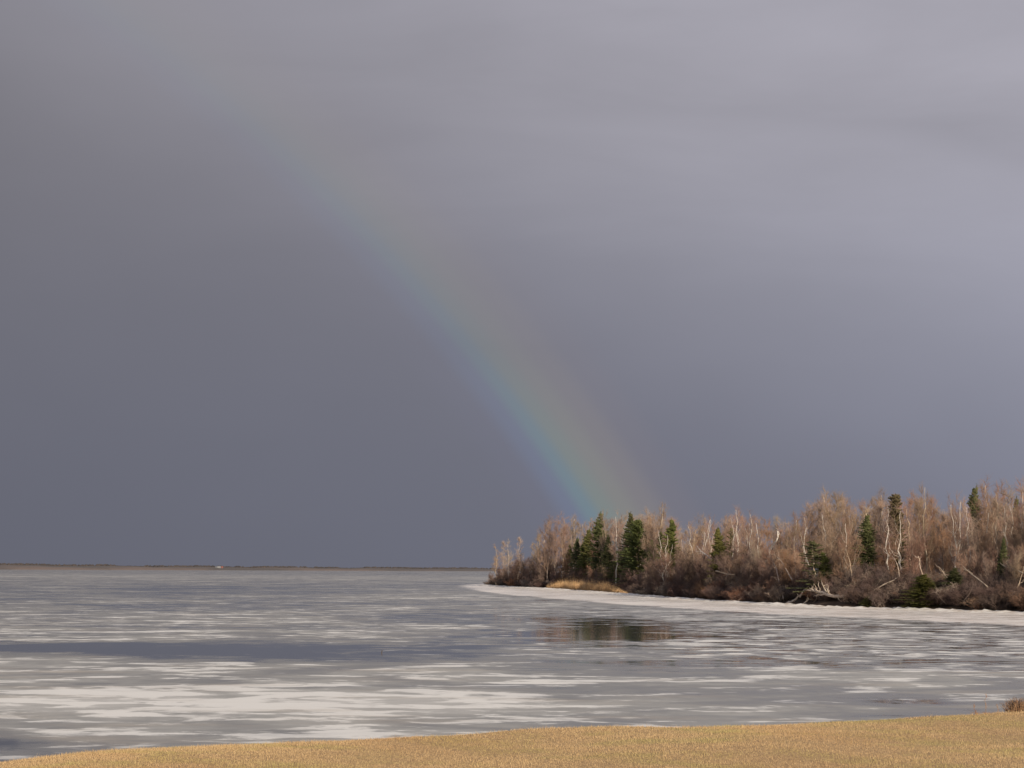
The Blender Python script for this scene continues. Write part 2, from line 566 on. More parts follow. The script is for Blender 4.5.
t.l.new(bmp2.outputs[0], ice.inputs['Normal'])
mx = t.node('ShaderNodeMixShader')
t.put(mx.inputs[0], t.m('MAXIMUM', t.m('MAXIMUM', t.rng(val, 0.40, 0.50), t.m('MULTIPLY', flake, t.rng(val, 0.05, 0.25))), shelf))
t.l.new(wat.outputs[0], mx.inputs[1])
t.l.new(ice.outputs[0], mx.inputs[2])
t.l.new(mx.outputs[0], out.inputs[0])
link('water', wm, m, kind='structure')

# ridge of snowy ice rubble pushed against the shore
m, t, b = mat_new('snowy_shore_ice')
geo = t.node('ShaderNodeNewGeometry')
n = t.noise(geo.outputs['Position'], 0.8, 5.0, 0.6)
c = t.mixc(t.rng(n, 0.38, 0.68), (0.78, 0.755, 0.72), (0.50, 0.43, 0.36))
t.l.new(c, b.inputs['Base Color'])
b.inputs['Roughness'].default_value = 0.7
M['shoreice'] = m
seglen = np.linalg.norm(np.diff(front, axis=0), axis=1)
cum = np.concatenate([[0], np.cumsum(seglen)])
ss = np.arange(0, cum[-1], 0.6)
line = np.column_stack([np.interp(ss, cum, front[:, 0]), np.interp(ss, cum, front[:, 1])])
tng = unit(np.gradient(line, axis=0))
nrm = np.column_stack([-tng[:, 1], tng[:, 0]])
test = shore_sd(line[len(line) // 2][None] + nrm[len(line) // 2][None] * 2)
if test[0] > 0:
    nrm = -nrm                               # outward, onto the bay
offs = np.array([-1.2, -0.3, 0.5, 1.2, 2.0, 3.0, 4.2])
hts = np.array([-0.2, 0.10, 0.22, 0.27, 0.20, 0.10, -0.08])
rr = rng.random((len(line), len(offs)))
jit = np.convolve(rng.random(len(line)), np.ones(9) / 9, 'same') * 2
V = []
for j, (o_, h_) in enumerate(zip(offs, hts)):
    q = line + nrm * (o_ + (rr[:, j:j + 1] - 0.5) * 0.5 + (jit[:, None] - 1) * 1.6)
    V.append(np.column_stack([q, h_ * (0.35 + 0.9 * rr[:, j]) * (h_ > 0) * np.clip(jit, 0.3, 1.5) + (h_ < 0) * h_]))
V = np.stack(V, 1)
I = np.arange(V.shape[0] * V.shape[1]).reshape(V.shape[:2])
quads = np.stack([I[:-1, :-1], I[:-1, 1:], I[1:, 1:], I[1:, :-1]], -1).reshape(-1, 4)
link('shore_ice', new_mesh('shore_ice', V.reshape(-1, 3), [quads], True), M['shoreice'], kind='structure')

# ------------------------------------------------------------------ the far shore
m, t, b = mat_new('far_fields')
geo = t.node('ShaderNodeNewGeometry')
n = t.noise(t.mapping(geo.outputs['Position'], (0.006, 0.004, 0.05)), 1.0, 5.0, 0.6)
c = t.mixc(t.rng(n, 0.4, 0.6), (0.085, 0.075, 0.074), (0.14, 0.108, 0.098))  # distance haze is put into these muted, greyed colours
t.l.new(c, b.inputs['Base Color'])
b.inputs['Roughness'].default_value = 1.0
M['far'] = m
fx = np.linspace(-260, 760, 300)
fd = np.interp(fx, [-260, 0, 200, 480, 760], [2900, 3000, 3500, 4300, 4600])
fh = np.interp(fx, [-260, 0, 120, 220, 400, 480, 760], [7.2, 7.2, 6.4, 5.6, 5.4, 5.0, 4.5]) + 0.5 * np.sin(fx * 0.071) + 0.3 * np.sin(fx * 0.19 + 1)
rows = []
for off, k in ((0, 0.0), (8, 0.35), (60, 0.6), (220, 0.9), (500, 1.0), (1200, 0.9)):
    r_ = []
    for a_, d_, h_ in zip(fx, fd, fh):
        q = at(a_, d_ + off)
        r_.append((q[0], q[1], h_ * k - (0.3 if k == 0 else 0)))
    rows.append(r_)
V = np.array(rows).transpose(1, 0, 2)
I = np.arange(V.shape[0] * V.shape[1]).reshape(V.shape[:2])
quads = np.stack([I[:-1, :-1], I[1:, :-1], I[1:, 1:], I[:-1, 1:]], -1).reshape(-1, 4)
link('far_shore', new_mesh('far_shore', V.reshape(-1, 3), [quads], True), M['far'], kind='structure')
# woods along the far shore: one mass of little conifer and hardwood shapes
g = Geo()
nw = 2600
wx_ = rng.uniform(-240, 740, nw)
dens = (np.sin(wx_ * 0.031 + 0.6) + 0.6 * np.sin(wx_ * 0.083) + 0.5 * np.sin(wx_ * 0.17 + 2) > -0.75)
lowf = np.where(dens, 1.0, 0.45)
A, B, ra = [], [], []
for a_, lf_ in zip(wx_, lowf):
    d_ = np.interp(a_, fx, fd) + rng.uniform(250, 640)
    q = at(a_, d_)
    h_ = np.interp(a_, fx, fh)
    A.append((q[0], q[1], h_ * 0.85))
    B.append((q[0] + rng.normal(0, .3), q[1], h_ * 0.85 + rng.uniform(1.6, 4.2) * lf_))
    ra.append(rng.uniform(1.5, 4.0))
A, B, ra = np.array(A), np.array(B), np.array(ra)
g.segs(A, (A + B) / 2, ra, ra * 0.9, 6)
g.segs((A + B) / 2, B, ra * 0.9, ra * 0.15, 6)
M['farwood'] = mat_wood('far_woods', (0.045, 0.043, 0.045), (0.085, 0.07, 0.065), 0.01)
link('far_woods', g.mesh('far_woods'), M['farwood'], kind='stuff')


def flat(name, col, rough=0.7):
    m, t, b = mat_new(name)
    tcn = t.node('ShaderNodeTexCoord')
    n = t.noise(tcn.outputs['Object'], 1.5, 4.0, 0.6)
    t.l.new(t.mixc(n, tuple(x * 0.85 for x in col), tuple(min(1, x * 1.12) for x in col)), b.inputs['Base Color'])
    b.inputs['Roughness'].default_value = rough
    return m


def box_mesh(name, lo, hi):
    x0, y0, z0 = lo
    x1, y1, z1 = hi
    V = [(x0, y0, z0), (x1, y0, z0), (x1, y1, z0), (x0, y1, z0), (x0, y0, z1), (x1, y0, z1), (x1, y1, z1), (x0, y1, z1)]
    Fq = np.array([(0, 3, 2, 1), (4, 5, 6, 7), (0, 1, 5, 4), (1, 2, 6, 5), (2, 3, 7, 6), (3, 0, 4, 7)])
    return new_mesh(name, V, [Fq])


# small farm building on the far shore: pale roofed hall with a red gable end
hd = np.interp(221, fx, fd) + 120
q = at(219.5, hd)
root = link('farm_building', None)
root.location = (q[0], q[1], 2.6)
tag(root, 'tiny pale farm building with a red end block on the low far shore', 'building')
link('wall', box_mesh('wall', (-7, -4, -1.5), (3.2, 4, 2.4)), flat('grey_wall', (0.2, 0.2, 0.21)), root)  # wall, roof and red block colours are dulled to stand in for haze
V = [(-7.5, -4.6, 2.4), (3.2, -4.6, 2.4), (3.2, 4.6, 2.4), (-7.5, 4.6, 2.4), (-7.5, 0, 4.3), (3.2, 0, 4.3)]
rf = new_mesh('roof', V, [np.array([(0, 1, 5, 4), (2, 3, 4, 5), (0, 3, 2, 1)]), np.array([(0, 4, 3), (1, 2, 5)])])
link('roof', rf, flat('pale_roof', (0.27, 0.28, 0.30)), root)
link('red_block', box_mesh('red_block', (3.25, -4.2, -1.5), (6.4, 4.2, 4.5)), flat('red_paint', (0.22, 0.085, 0.075)), root)


# ------------------------------------------------------------------ tree builders
def path(p0, p1, k, wob, r):
    s = np.linspace(0, 1, k)[:, None]
    P_ = np.asarray(p0) * (1 - s) + np.asarray(p1) * s
    L = np.linalg.norm(np.asarray(p1) - np.asarray(p0))
    w_ = np.cumsum(r.normal(0, 1, (k, 3)) * [1, 1, 0.3], 0)
    w_ -= s * w_[-1]
    return P_ + w_ * wob * L / k


def sample_path(P_, f):
    x = np.asarray(f) * (len(P_) - 1)
    i = np.clip(x.astype(int), 0, len(P_) - 2)
    fr = (x - i)[:, None]
    return P_[i] * (1 - fr) + P_[i + 1] * fr, unit(P_[i + 1] - P_[i])


def spread(dirs, angle, r):
    """tilt each unit vector away by an angle in a random direction"""
    v_ = r.normal(0, 1, dirs.shape)
    v_ -= (v_ * dirs).sum(1, keepdims=True) * dirs
    v_ = unit(v_)
    a_ = np.asarray(angle)[:, None]
    return dirs * np.cos(a_) + v_ * np.sin(a_)


def bare_tree(seed, H=12.0, stems=1, lean=0.05, limbs=34, limb_len=0.30, first=0.3, up=0.5, r0=0.011, sub=8, twigs=8, tw_len=0.75, tw_r=0.0075,
              fan=0.25, white_limbs=0.0, wob=0.28):
    """returns (trunk mesh, crown mesh)"""
    r = np.random.default_rng(seed)
    gt, gc = Geo(), Geo()
    for s_ in range(stems):
        a_ = r.uniform(0, 2 * np.pi)
        ln = lean if stems == 1 else r.uniform(0.3, 1.0) * fan
        hs = H * (1 if s_ == 0 else r.uniform(0.72, 0.97))
        base = np.array([math.cos(a_), math.sin(a_), 0]) * (0 if stems == 1 else 0.18)
        top = base + np.array([math.cos(a_) * ln * hs, math.sin(a_) * ln * hs, hs * 0.96])
        tp = path(base + [0, 0, -0.35], top, 14, wob * (0.5 if stems == 1 else 0.6), r)
        tr = np.linspace(1, 0.12, 14) ** 0.9 * r0 * hs / (1 if stems == 1 else 1.25)
        tr[0] *= 1.5
        gt.tube(tp, tr, 7)
        nl = max(6, int(limbs / stems ** 0.75))
        f = np.sort(r.uniform(first, 0.98, nl))
        o, d = sample_path(tp, f)
        L = H * limb_len * (1.12 - f) ** 0.55 * r.uniform(0.55, 1.15, nl) * (1 if stems == 1 else 0.8)
        dl = spread(d, r.uniform(0.45, 1.05, nl) * (1.25 - 0.5 * f), r)
        for i in range(nl):
            e = o[i] + dl[i] * L[i] + np.array([0, 0, up * L[i] * 0.5])
            lp = path(o[i], e, 6, 0.5, r)
            rl = np.linspace(1, 0.3, 6) * max(0.012, 0.30 * r0 * hs * (1.1 - f[i]))
            (gt if r.random() < white_limbs or rl[0] > 0.035 else gc).tube(lp, rl, 5)
            ns = max(3, int(sub * L[i] / (H * limb_len) + 2))
            so_, sd_ = sample_path(lp, r.uniform(0.2, 1.0, ns))
            sdv = spread(sd_, r.uniform(0.3, 0.95, ns), r)
            sdv[:, 2] += 0.25 * up
            sdv = unit(sdv)
            sL = r.uniform(0.35, 0.75, ns) * max(0.7, L[i]) * 0.75
            mid = so_ + sdv * sL[:, None] * 0.5
            d2 = unit(sdv + r.normal(0, 0.18, (ns, 3)) + [0, 0, 0.1])
            end = mid + d2 * sL[:, None] * 0.5
            gc.segs(so_, mid, 0.018, 0.014)
            gc.segs(mid, end, 0.014, 0.008)
            m_ = ns * twigs
            ff = r.uniform(0.1, 1.0, m_)[:, None]
            k = np.repeat(np.arange(ns), twigs)
            to = np.where(ff < 0.5, so_[k] + (mid - so_)[k] * ff * 2, mid[k] + (end - mid)[k] * (ff - 0.5) * 2)
            td = spread(d2[k], r.uniform(0.2, 0.9, m_), r)
            td[:, 2] += 0.2 * up
            td = unit(td)
            tl = tw_len * r.uniform(0.5, 1.25, m_)
            gc.segs(to, to + td * tl[:, None], tw_r, tw_r * 0.5)
    return gt.mesh('trunk', True), gc.mesh('crown')


def shrub_mesh(seed, W=3.0, H=2.4, stems=46, twigs=26, tw_r=0.011, tw_len=0.5, arch=0.5):
    r = np.random.default_rng(seed)
    gt, gc = Geo(), Geo()
    for s_ in range(stems):
        a_ = r.uniform(0, 2 * np.pi)
        b0 = np.array([math.cos(a_), math.sin(a_), 0]) * r.uniform(0, 0.22) * W
        out_ = r.uniform(0.05, 0.55) * W
        hh = H * (1.0 - 0.55 * (out_ / (0.6 * W)) ** 2) * r.uniform(0.65, 1.05)
        e = b0 + np.array([math.cos(a_ + r.normal(0, .4)) * out_, math.sin(a_ + r.normal(0, .4)) * out_, hh])
        P_ = path(b0 + [0, 0, -0.2], e, 6, 0.7, r)
        P_[2:5, 2] += arch * 0.12 * H
        gt.tube(P_, np.linspace(0.028, 0.009, 6), 4)
        o, d = sample_path(P_, r.uniform(0.12, 1.0, twigs))
        td = unit(spread(d, r.uniform(0.3, 1.2, twigs), r) + [0, 0, 0.15])
        tl = tw_len * r.uniform(0.5, 1.4, twigs)
        mid = o + td * tl[:, None]
        gc.segs(o, mid, tw_r, tw_r * 0.6)
        td2 = spread(np.repeat(td, 2, 0), r.uniform(0.3, 1.0, twigs * 2), r)
        o2 = np.repeat(o + td * tl[:, None] * 0.5, 2, 0)
        gc.segs(o2, o2 + td2 * (np.repeat(tl, 2) * 0.7)[:, None], tw_r * 0.75, tw_r * 0.4)
    return gt.mesh('stem', True), gc.mesh('twigs')


def spruce_mesh(seed, H=10.0, W=2.0, first=0.05, whorl=0.32, ragged=0.25, shape=0.85, droop=0.25, skip=0.06, tip=0.0):
    """W is the widest crown radius"""
    r = np.random.default_rng(seed)
    gt, gc = Geo(), Geo()
    tp = path((0, 0, -0.3), (r.normal(0, .12), r.normal(0, .12), H), 10, 0.12, r)
    gt.tube(tp, np.linspace(1, 0.1, 10) * 0.013 * H, 7)
    z = H * first
    phase = 0.0
    lump = r.uniform(-1, 1, (8,))
    while z < H * 0.985:
        f = z / H
        prof = (1 - f) ** shape * min(1.0, 0.62 + f * 2.2) + tip * (f > 0.75)
        nb = int(r.integers(6, 10))
        for k in range(nb):
            if r.random() < skip:
                continue
            a_ = phase + k * 2 * np.pi / nb + r.normal(0, 0.25)
            lm = 1 + 0.12 * lump[int((a_ * 8 / 6.2832) % 8)]
            L = max(0.15, W * prof * lm * r.uniform(1 - ragged * 1.6, 1 + ragged))
            o = sample_path(tp, np.array([min(0.999, (z + 0.3 + r.normal(0, 0.06)) / (H + 0.3))]))[0][0]
            dirv = np.array([math.cos(a_), math.sin(a_), 0.30 - droop - 0.45 * (1 - f) * 0.5])
            dirv[2] += 0.45 * f
            e = o + dirv * L
            gc.segs(o[None], e[None], 0.02, 0.008, 3)
            n = int(16 + L * 34)
            ff = r.uniform(0.12, 1.0, n)
            so_ = o + (e - o) * ff[:, None]
            side = np.array([-math.sin(a_), math.cos(a_), 0])
            sgn = r.choice([-1, 1], n)
            sdv = unit(unit(dirv)[None] * r.uniform(0.35, 1.0, n)[:, None] + side * (sgn * r.uniform(0.15, 0.95, n))[:, None]
                       + np.array([0, 0, 1.0]) * r.uniform(-0.65, 0.30, n)[:, None])
            sl_ = r.uniform(0.18, 0.42, n) * (0.55 + 0.5 * (1 - ff)) * min(1.0, 0.5 + L)
            md = so_ + sdv * sl_[:, None] * 0.45
            gc.segs(so_, md, 0.012, 0.046, 4)
            gc.segs(md, so_ + sdv * sl_[:, None], 0.046, 0.004, 4)
        phase += 0.7
        z += whorl * r.uniform(0.7, 1.25) * (1 - 0.45 * f)
    n = 24
    so_ = np.array([0, 0, H * 0.93]) + np.column_stack([r.normal(0, .02, n), r.normal(0, .02, n), r.uniform(0, .085 * H, n)])
    sdv = unit(np.column_stack([r.normal(0, .5, n), r.normal(0, .5, n), r.uniform(0.3, 1, n)]))
    gc.segs(so_, so_ + sdv * np.linspace(0.2, 0.1, n)[:, None], 0.03, 0.004, 4)
    return gt.mesh('trunk', True), gc.mesh('crown')


class Proto:
    """a kind of plant: part meshes with their materials, H the built height"""
    def __init__(self, H, *parts):
        self.H = H
        self.parts = parts                   # (name, mesh, material)
        for _, me_, mt_ in parts:
            me_.materials.append(mt_)


def plant(proto, name, label, cat, loc, scale, rot=None, group=None, mats=None, tilt=(0, 0)):
    o = bpy.data.objects.new(name, None)
    COL.objects.link(o)
    o.empty_display_size = 0.5
    o.location = loc
    o.rotation_euler = (tilt[0], tilt[1], rng.uniform(0, 6.283) if rot is None else rot)
    o.scale = scale if isinstance(scale, (tuple, list)) else (scale,) * 3
    tag(o, label, cat, group)
    for i, (pn, me_, mt_) in enumerate(proto.parts):
        c_ = bpy.data.objects.new(pn, me_)
        COL.objects.link(c_)
        c_.parent = o
        if mats and mats.get(pn):
            c_.material_slots[0].link = 'OBJECT'
            c_.material_slots[0].material = mats[pn]
    return o


def spot(px, off):
    """a place on the point: off metres behind the shoreline along the sight line"""
    d_ = d_shore(px) + off
    q = at(px, d_)
    z = float(zland(q[None, :2])[0])
    return np.array([q[0], q[1], z]), d_


# prototypes
hard = [Proto(12, *(lambda a: (('trunk', a[0], M['bark_grey']), ('crown', a[1], M['twig_red'])))(bare_tree(100 + i, limbs=34, limb_len=0.24, up=0.8, first=0.22)))
        for i in range(5)]
popl = [Proto(12, *(lambda a: (('trunk', a[0], M['bark_tan']), ('crown', a[1], M['twig_tan'])))(bare_tree(200 + i, limbs=32, limb_len=0.16, up=1.1, first=0.34, sub=6, twigs=6, tw_len=0.75, tw_r=0.0075)))
        for i in range(4)]
birch = [Proto(10, *(lambda a: (('trunk', a[0], M['birch']), ('crown', a[1], M['twig_red'])))(bare_tree(300 + i, H=10, stems=st, limbs=26, limb_len=0.24, up=0.7, first=0.35, r0=0.0135,
               sub=6, twigs=5, tw_r=0.007, fan=fn, white_limbs=0.55, wob=0.5, lean=0.04))) for i, (st, fn) in enumerate([(1, 0), (2, 0.16), (3, 0.24), (4, 0.30), (1, 0)])]
alder = [Proto(6, *(lambda a: (('trunk', a[0], M['bark_grey']), ('crown', a[1], M['twig_red'])))(bare_tree(400 + i, H=6, stems=5, limbs=44, limb_len=0.30, up=0.7, first=0.15, r0=0.010,
               sub=7, twigs=7, tw_len=0.55, fan=0.35))) for i in range(4)]
shrub = [Proto(2.4, *(lambda a: (('stem', a[0], M['brush_dark']), ('twigs', a[1], M['brush_dark'])))(shrub_mesh(500 + i))) for i in range(5)]
spruce = [Proto(10, *(lambda a: (('trunk', a[0], M['bark_dark']), ('crown', a[1], M['needles'])))(spruce_mesh(600 + i, 10, 2.0 + 0.2 * (i % 2), ragged=0.24 + 0.03 * i))) for i in range(4)]
broad = Proto(10, *(lambda a: (('trunk', a[0], M['bark_dark']), ('crown', a[1], M['needles'])))(spruce_mesh(640, 10, 3.0, shape=0.55, ragged=0.32)))
column = Proto(10, *(lambda a: (('trunk', a[0], M['bark_dark']), ('crown', a[1], M['needles_bronze'])))(spruce_mesh(650, 10, 1.1, shape=0.45, first=0.12, ragged=0.45, skip=0.15, tip=0.12)))
loose = Proto(10, *(lambda a: (('trunk', a[0], M['bark_grey']), ('crown', a[1], M['needles_olive'])))(spruce_mesh(660, 10, 1.7, shape=0.6, first=0.1, ragged=0.6, skip=0.42, whorl=0.5)))

# ------------------------------------------------------------------ evergreens, one by one
#      proto, px, y of top, y of foot, half width px, metres behind the shore, material, label
EV = [
    (spruce[2], 583, 544, 566, 9, 18, None, 'short full spruce filling the gap left of the medium olive one'),
    (spruce[1], 608, 536, 566, 9, 20, None, 'short spruce against the right flank of the tallest dark spruce'),
    (broad, 622, 551, 570, 11, 18, None, 'low bushy spruce between the two halves of the evergreen clump'),
    (spruce[0], 646, 530, 566, 10, 22, 'needles_olive', 'olive spruce rising behind the right shoulder of the broad bushy one'),
    (spruce[0], 577.5, 538, 569, 8, 16, None, 'small dark spruce at the left end of the evergreen clump, above the golden marsh grass'),
    (spruce[1], 570, 545, 566, 7, 22, None, 'shortest narrow spruce at the far left edge of the evergreen clump'),
    (spruce[2], 589, 529, 562, 10, 24, 'needles_olive', 'medium olive spruce just left of the tallest spire in the evergreen clump'),
    (spruce[3], 600.5, 513, 566, 12, 24, None, 'tall pointed dark spruce left of the lone white birch trunk'),
    (loose, 615, 562, 580, 9, 15, None, 'low ragged young spruce standing in brush below the lone white birch'),
    (spruce[0], 595, 566, 583, 9, 14, None, 'low dark spruce sapling just behind the golden marsh grass'),
    (spruce[1], 631, 513, 569, 11, 26, 'needles_olive', 'tall olive spruce with a thin spire, right of the lone white birch trunk'),
    (broad, 639, 520, 570, 18, 20, None, 'broad bushy dark green spruce, widest tree of the evergreen clump'),
    (spruce[3], 652, 540, 562, 9, 26, None, 'short dark spruce tucked against the right side of the broad one'),
    (spruce[2], 671.5, 519, 549, 12, 30, None, 'small cone-shaped spruce standing alone above a bushy white birch'),
    (loose, 661, 532, 552, 6, 32, None, 'thin scrubby spruce half hidden left of the lone cone-shaped spruce'),
    (spruce[1], 718, 528, 566, 11, 16, 'needles_olive', 'thin olive brown spruce beside the fan of white birch stems'),
    (loose, 731, 528, 560, 6, 30, 'needles_olive', 'faint narrow spruce rising between two clumps of white birch'),
    (loose, 814, 541, 596, 14, 8, None, 'straggly yellow green pine with gaps, above the driftwood heap'),
    (spruce[0], 822, 552, 594, 10, 12, None, 'dark spruce with sparse branches behind the straggly yellow green pine'),
    (spruce[3], 868, 515, 572, 13, 24, None, 'dark spruce left of the tall bronze columnar one'),
    (column, 896.5, 495, 566, 9, 28, None, 'tall columnar bronze green spruce with a blunt top'),
    (spruce[2], 977.5, 486, 560, 15, 90, None, 'tallest spruce near the right edge, tapering spire against the sky'),
    (spruce[1], 1004, 538, 566, 8, 22, None, 'short dark spruce low among birches near the right edge'),
    (spruce[0], 1018, 498, 560, 11, 96, None, 'narrow spruce at the very right edge of the wood'),
    (spruce[3], 955, 568, 588, 13, 6, None, 'low spreading evergreen bush under the straight pale birches'),
    (spruce[2], 925, 574, 606, 18, 1.5, 'needles_olive', 'wide low olive evergreen bush beside the leaning dead trunk'),
    (spruce[1], 868, 596, 609, 8, 0.5, 'needles_olive', 'tiny green evergreen seedling at the edge of the shore ice'),
]
for pr, px, yt, yb, hw, off, mt, lab in EV:
    off = off + 19 if px < 656 else off * 0.6
    p, d_ = spot(px, off)
    zt = ztop(px, yt, d_)
    zb = p[2] - 0.1
    H_ = zt - zb
    fullr = {id(broad): 3.0, id(column): 1.25, id(loose): 1.6}.get(id(pr), 2.0)
    sxy = 1.5 * hw * d_ / F / fullr
    plant(pr, 'spruce_tree', lab, 'spruce', (p[0], p[1], zb), (sxy, sxy, H_ / 10), mats={'crown': M[mt]} if mt else None)

# ------------------------------------------------------------------ white birches, one by one
BI = [
    (birch[0], 614.5, 513, 16, 'lone white birch trunk standing between the two tall spruces'),
    (birch[3], 665, 529, 6, 'bushy white birch with many low branches in front of the lone cone-shaped spruce'),
    (birch[2], 698, 516, 14, 'white birch leaning left in the fan of pale stems beside the olive brown spruce'),
    (birch[1], 709, 517, 15, 'upright white birch in the fan of pale stems beside the olive brown spruce'),
    (birch[2], 738, 507, 18, 'tall forked white birch, highest white crown in the middle of the wood'),
    (birch[1], 750, 510, 17, 'white birch with twisted twin stems right of the tall forked birch'),
    (birch[0], 756, 520, 15, 'short bare white birch stem right of the twisted twin stems'),
    (birch[4], 795, 517, 22, 'slim white birch between the broken birch and the straggly pine'),
    (birch[1], 806, 513, 26, 'white birch with two bright upper branches above the driftwood heap'),
    (birch[4], 825, 511, 20, 'white birch with a bent stem behind the straggly yellow green pine'),
    (birch[0], 849, 520, 10, 'pale birch low on the bank left of the dark spruce'),
    (birch[4], 888, 505, 14, 'pale birch with a crooked stem just left of the bronze columnar spruce'),
    (birch[0], 904, 507, 10, 'pale birch with a bowed stem just right of the bronze columnar spruce'),
    (birch[4], 954.5, 500, 18, 'straight pale birch, leftmost of the three above the low evergreen bush'),
    (birch[0], 964, 497, 22, 'straight white birch, middle of the three above the low evergreen bush'),
    (birch[4], 968.5, 503, 18, 'bright white birch, rightmost of the three above the low evergreen bush'),
    (birch[0], 990, 508, 26, 'pale birch right of the tallest spruce spire'),
    (birch[1], 1013, 503, 18, 'white birch with spreading limbs close to the right edge'),
    (birch[2], 1022, 490, 24, 'white birch cut by the right edge of the view'),
]
for pr, px, yt, off, lab in BI:
    p, d_ = spot(px, off)
    H_ = ztop(px, yt, d_) - p[2]
    s_ = H_ / 10
    plant(pr, 'birch_tree', lab, 'birch', (p[0], p[1], p[2] - 0.05), (min(s_, 1.0), min(s_, 1.0), s_))

# ------------------------------------------------------------------ the crowd of bare trees
SKY = np.array([(488, 560), (495, 548), (505, 541), (520, 538), (530, 546), (538, 530), (550, 519), (570, 514), (585, 519), (600, 519), (620, 518), (640, 516), (655, 515), (668, 519),
                (690, 520), (715, 517), (735, 512), (755, 519), (780, 518), (800, 511), (812, 501), (828, 491), (845, 494), (862, 503), (880, 499), (900, 502), (915, 497), (930, 500),
                (945, 508), (960, 499), (985, 484), (1000, 493), (1020, 483), (1060, 482), (1120, 480), (1200, 476)])


def skyline(px):
    return float(np.interp(px, SKY[:, 0], SKY[:, 1]))


G_BACK = 'bare trees crowded in the wood on the point'
L_HARD = 'bare reddish brown tree in the crowded leafless wood behind the shore thicket'
L_POP = 'slender bare tan tree with upright twigs in the crowded leafless wood'
EVX = [(e[1], e[4], e[5]) for e in EV if e[1] < 970]


def near_evergreen(px, k=0.8):
    return any(abs(px - a_) < hw_ * k for a_, hw_, _ in EVX)


px = 533.0
k = 0
while px < 1190:
    off = rng.uniform(16, 62) if px < 1090 else rng.uniform(8, 40)
    if 590 < px < 720:
        off = min(off, 44)
    if near_evergreen(px):
        off = max(off, (46 if px < 656 else 32) + rng.uniform(0, 15))
    if px < 560:
        off = rng.uniform(8, 30)
    p, d_ = spot(px, off)
    yt = skyline(px) + abs(rng.normal(0, 7)) - 1 + (rng.random() < 0.35) * rng.uniform(3, 14)
    if 967 < px < 988:
        yt = max(yt, 519 + rng.uniform(0, 6))
    if 1011 < px < 1026:
        yt = max(yt, 514 + rng.uniform(0, 6))
    H_ = max(4.0, ztop(px, yt, d_) - p[2])
    tan = rng.random() < (0.75 if px < 600 else 0.38)
    pr = popl[rng.integers(4)] if tan else hard[rng.integers(5)]
    s_ = H_ / 12
    plant(pr, 'poplar_tree' if tan else 'bare_tree', L_POP if tan else L_HARD, 'tree', (p[0], p[1], p[2] - 0.05), (s_ * rng.uniform(.85, 1.15),) * 2 + (s_,),
          group=G_BACK, mats={'crown': M['twig_grey']} if rng.random() < 0.3 else None)
    px += rng.uniform(1.8, 3.7) if px < 1060 else rng.uniform(3.5, 6.5)
    k += 1
for px, yt, lab in ((922, 482, 'tallest wispy bare tree rising above the wood between the bronze spruce and the three birches'),
                    (660, 504, 'wispy bare tree poking up just left of the lone cone-shaped spruce'),
                    (986, 480, 'wispy bare tree rising just behind the tallest spruce near the right edge'),
                    (880, 490, 'wispy bare tree rising just left of the bronze columnar spruce'),
                    (606, 508, 'wispy bare tree rising behind the tallest dark spruce of the clump'),
                    (646, 506, 'wispy bare tree rising behind the broad bushy spruce')):
    p, d_ = spot(px, 40)
    s_ = (ztop(px, yt, d_) - p[2]) / 12
    plant(popl[int(px) % 4], 'poplar_tree', lab, 'tree', (p[0], p[1], p[2] - 0.05), (s_ * 0.85, s_ * 0.85, s_), mats={'crown': M['twig_grey']})
# young growth in front of it, lower
px = 545.0
while px < 1070:
    off = rng.uniform(7, 18) if not 546 < px < 655 else rng.uniform(26, 34)
    p, d_ = spot(px, off)
    yt = skyline(px) + rng.uniform(14, 38)
    if 996 < px < 1012:
        yt = max(yt, 552)
    H_ = np.clip(ztop(px, yt, d_) - p[2], 2.5, 7.5)
    if near_evergreen(px, 0.9):
        H_ = min(H_, max(1.5, ztop(px, 566 if px < 680 else 574, d_) - p[2]))
    pr = alder[rng.integers(4)]
    s_ = H_ / 6
    plant(pr, 'alder_tree', 'low many-stemmed bare tree at the front edge of the leafless wood', 'tree', (p[0], p[1], p[2] - 0.05), (min(s_, 1.15),) * 2 + (s_,),
          group='many-stemmed young trees at the front of the wood', mats={'crown': M['twig_grey'] if rng.random() < 0.4 else M['twig_red']})
    px += rng.uniform(4.0, 8.0)
# tall dark brush on the bank, in front of the trunks
BR = np.array([(489, 574), (497, 567), (508, 562), (520, 558), (540, 561), (560, 566), (580, 571), (600, 573), (630, 572), (648, 562), (664, 554), (700, 553), (740, 551), (780, 560),
               (820, 566), (860, 573), (900, 577), (960, 579), (1024, 575), (1100, 575)])
px = 492.0
while px < 1070:
    off = rng.uniform(5.5, 12.0) if not 546 < px < 652 else rng.uniform(20, 27)
    p, d_ = spot(px, off)
    yt = float(np.interp(px, BR[:, 0], BR[:, 1])) + rng.uniform(-4, 9)
    H_ = np.clip(ztop(px, yt, d_) - p[2], 1.6, 7.5)
    pr = alder[rng.integers(4)]
    s_ = H_ / 6
    q_ = rng.random()
    plant(pr, 'alder_bush', 'tall dark purplish brown bush on the bank just above the shore thicket', 'bush', (p[0], p[1], p[2] - 0.05), (max(0.7, s_ * 1.1),) * 2 + (s_,),
          group='tall dark bushes on the bank', mats={'crown': M['brush_mid'], 'trunk': M['bark_grey'] if q_ < 0.25 else M['brush_mid']})
    px += rng.uniform(3.5, 6.0) if px > 556 else rng.uniform(1.8, 3.2)
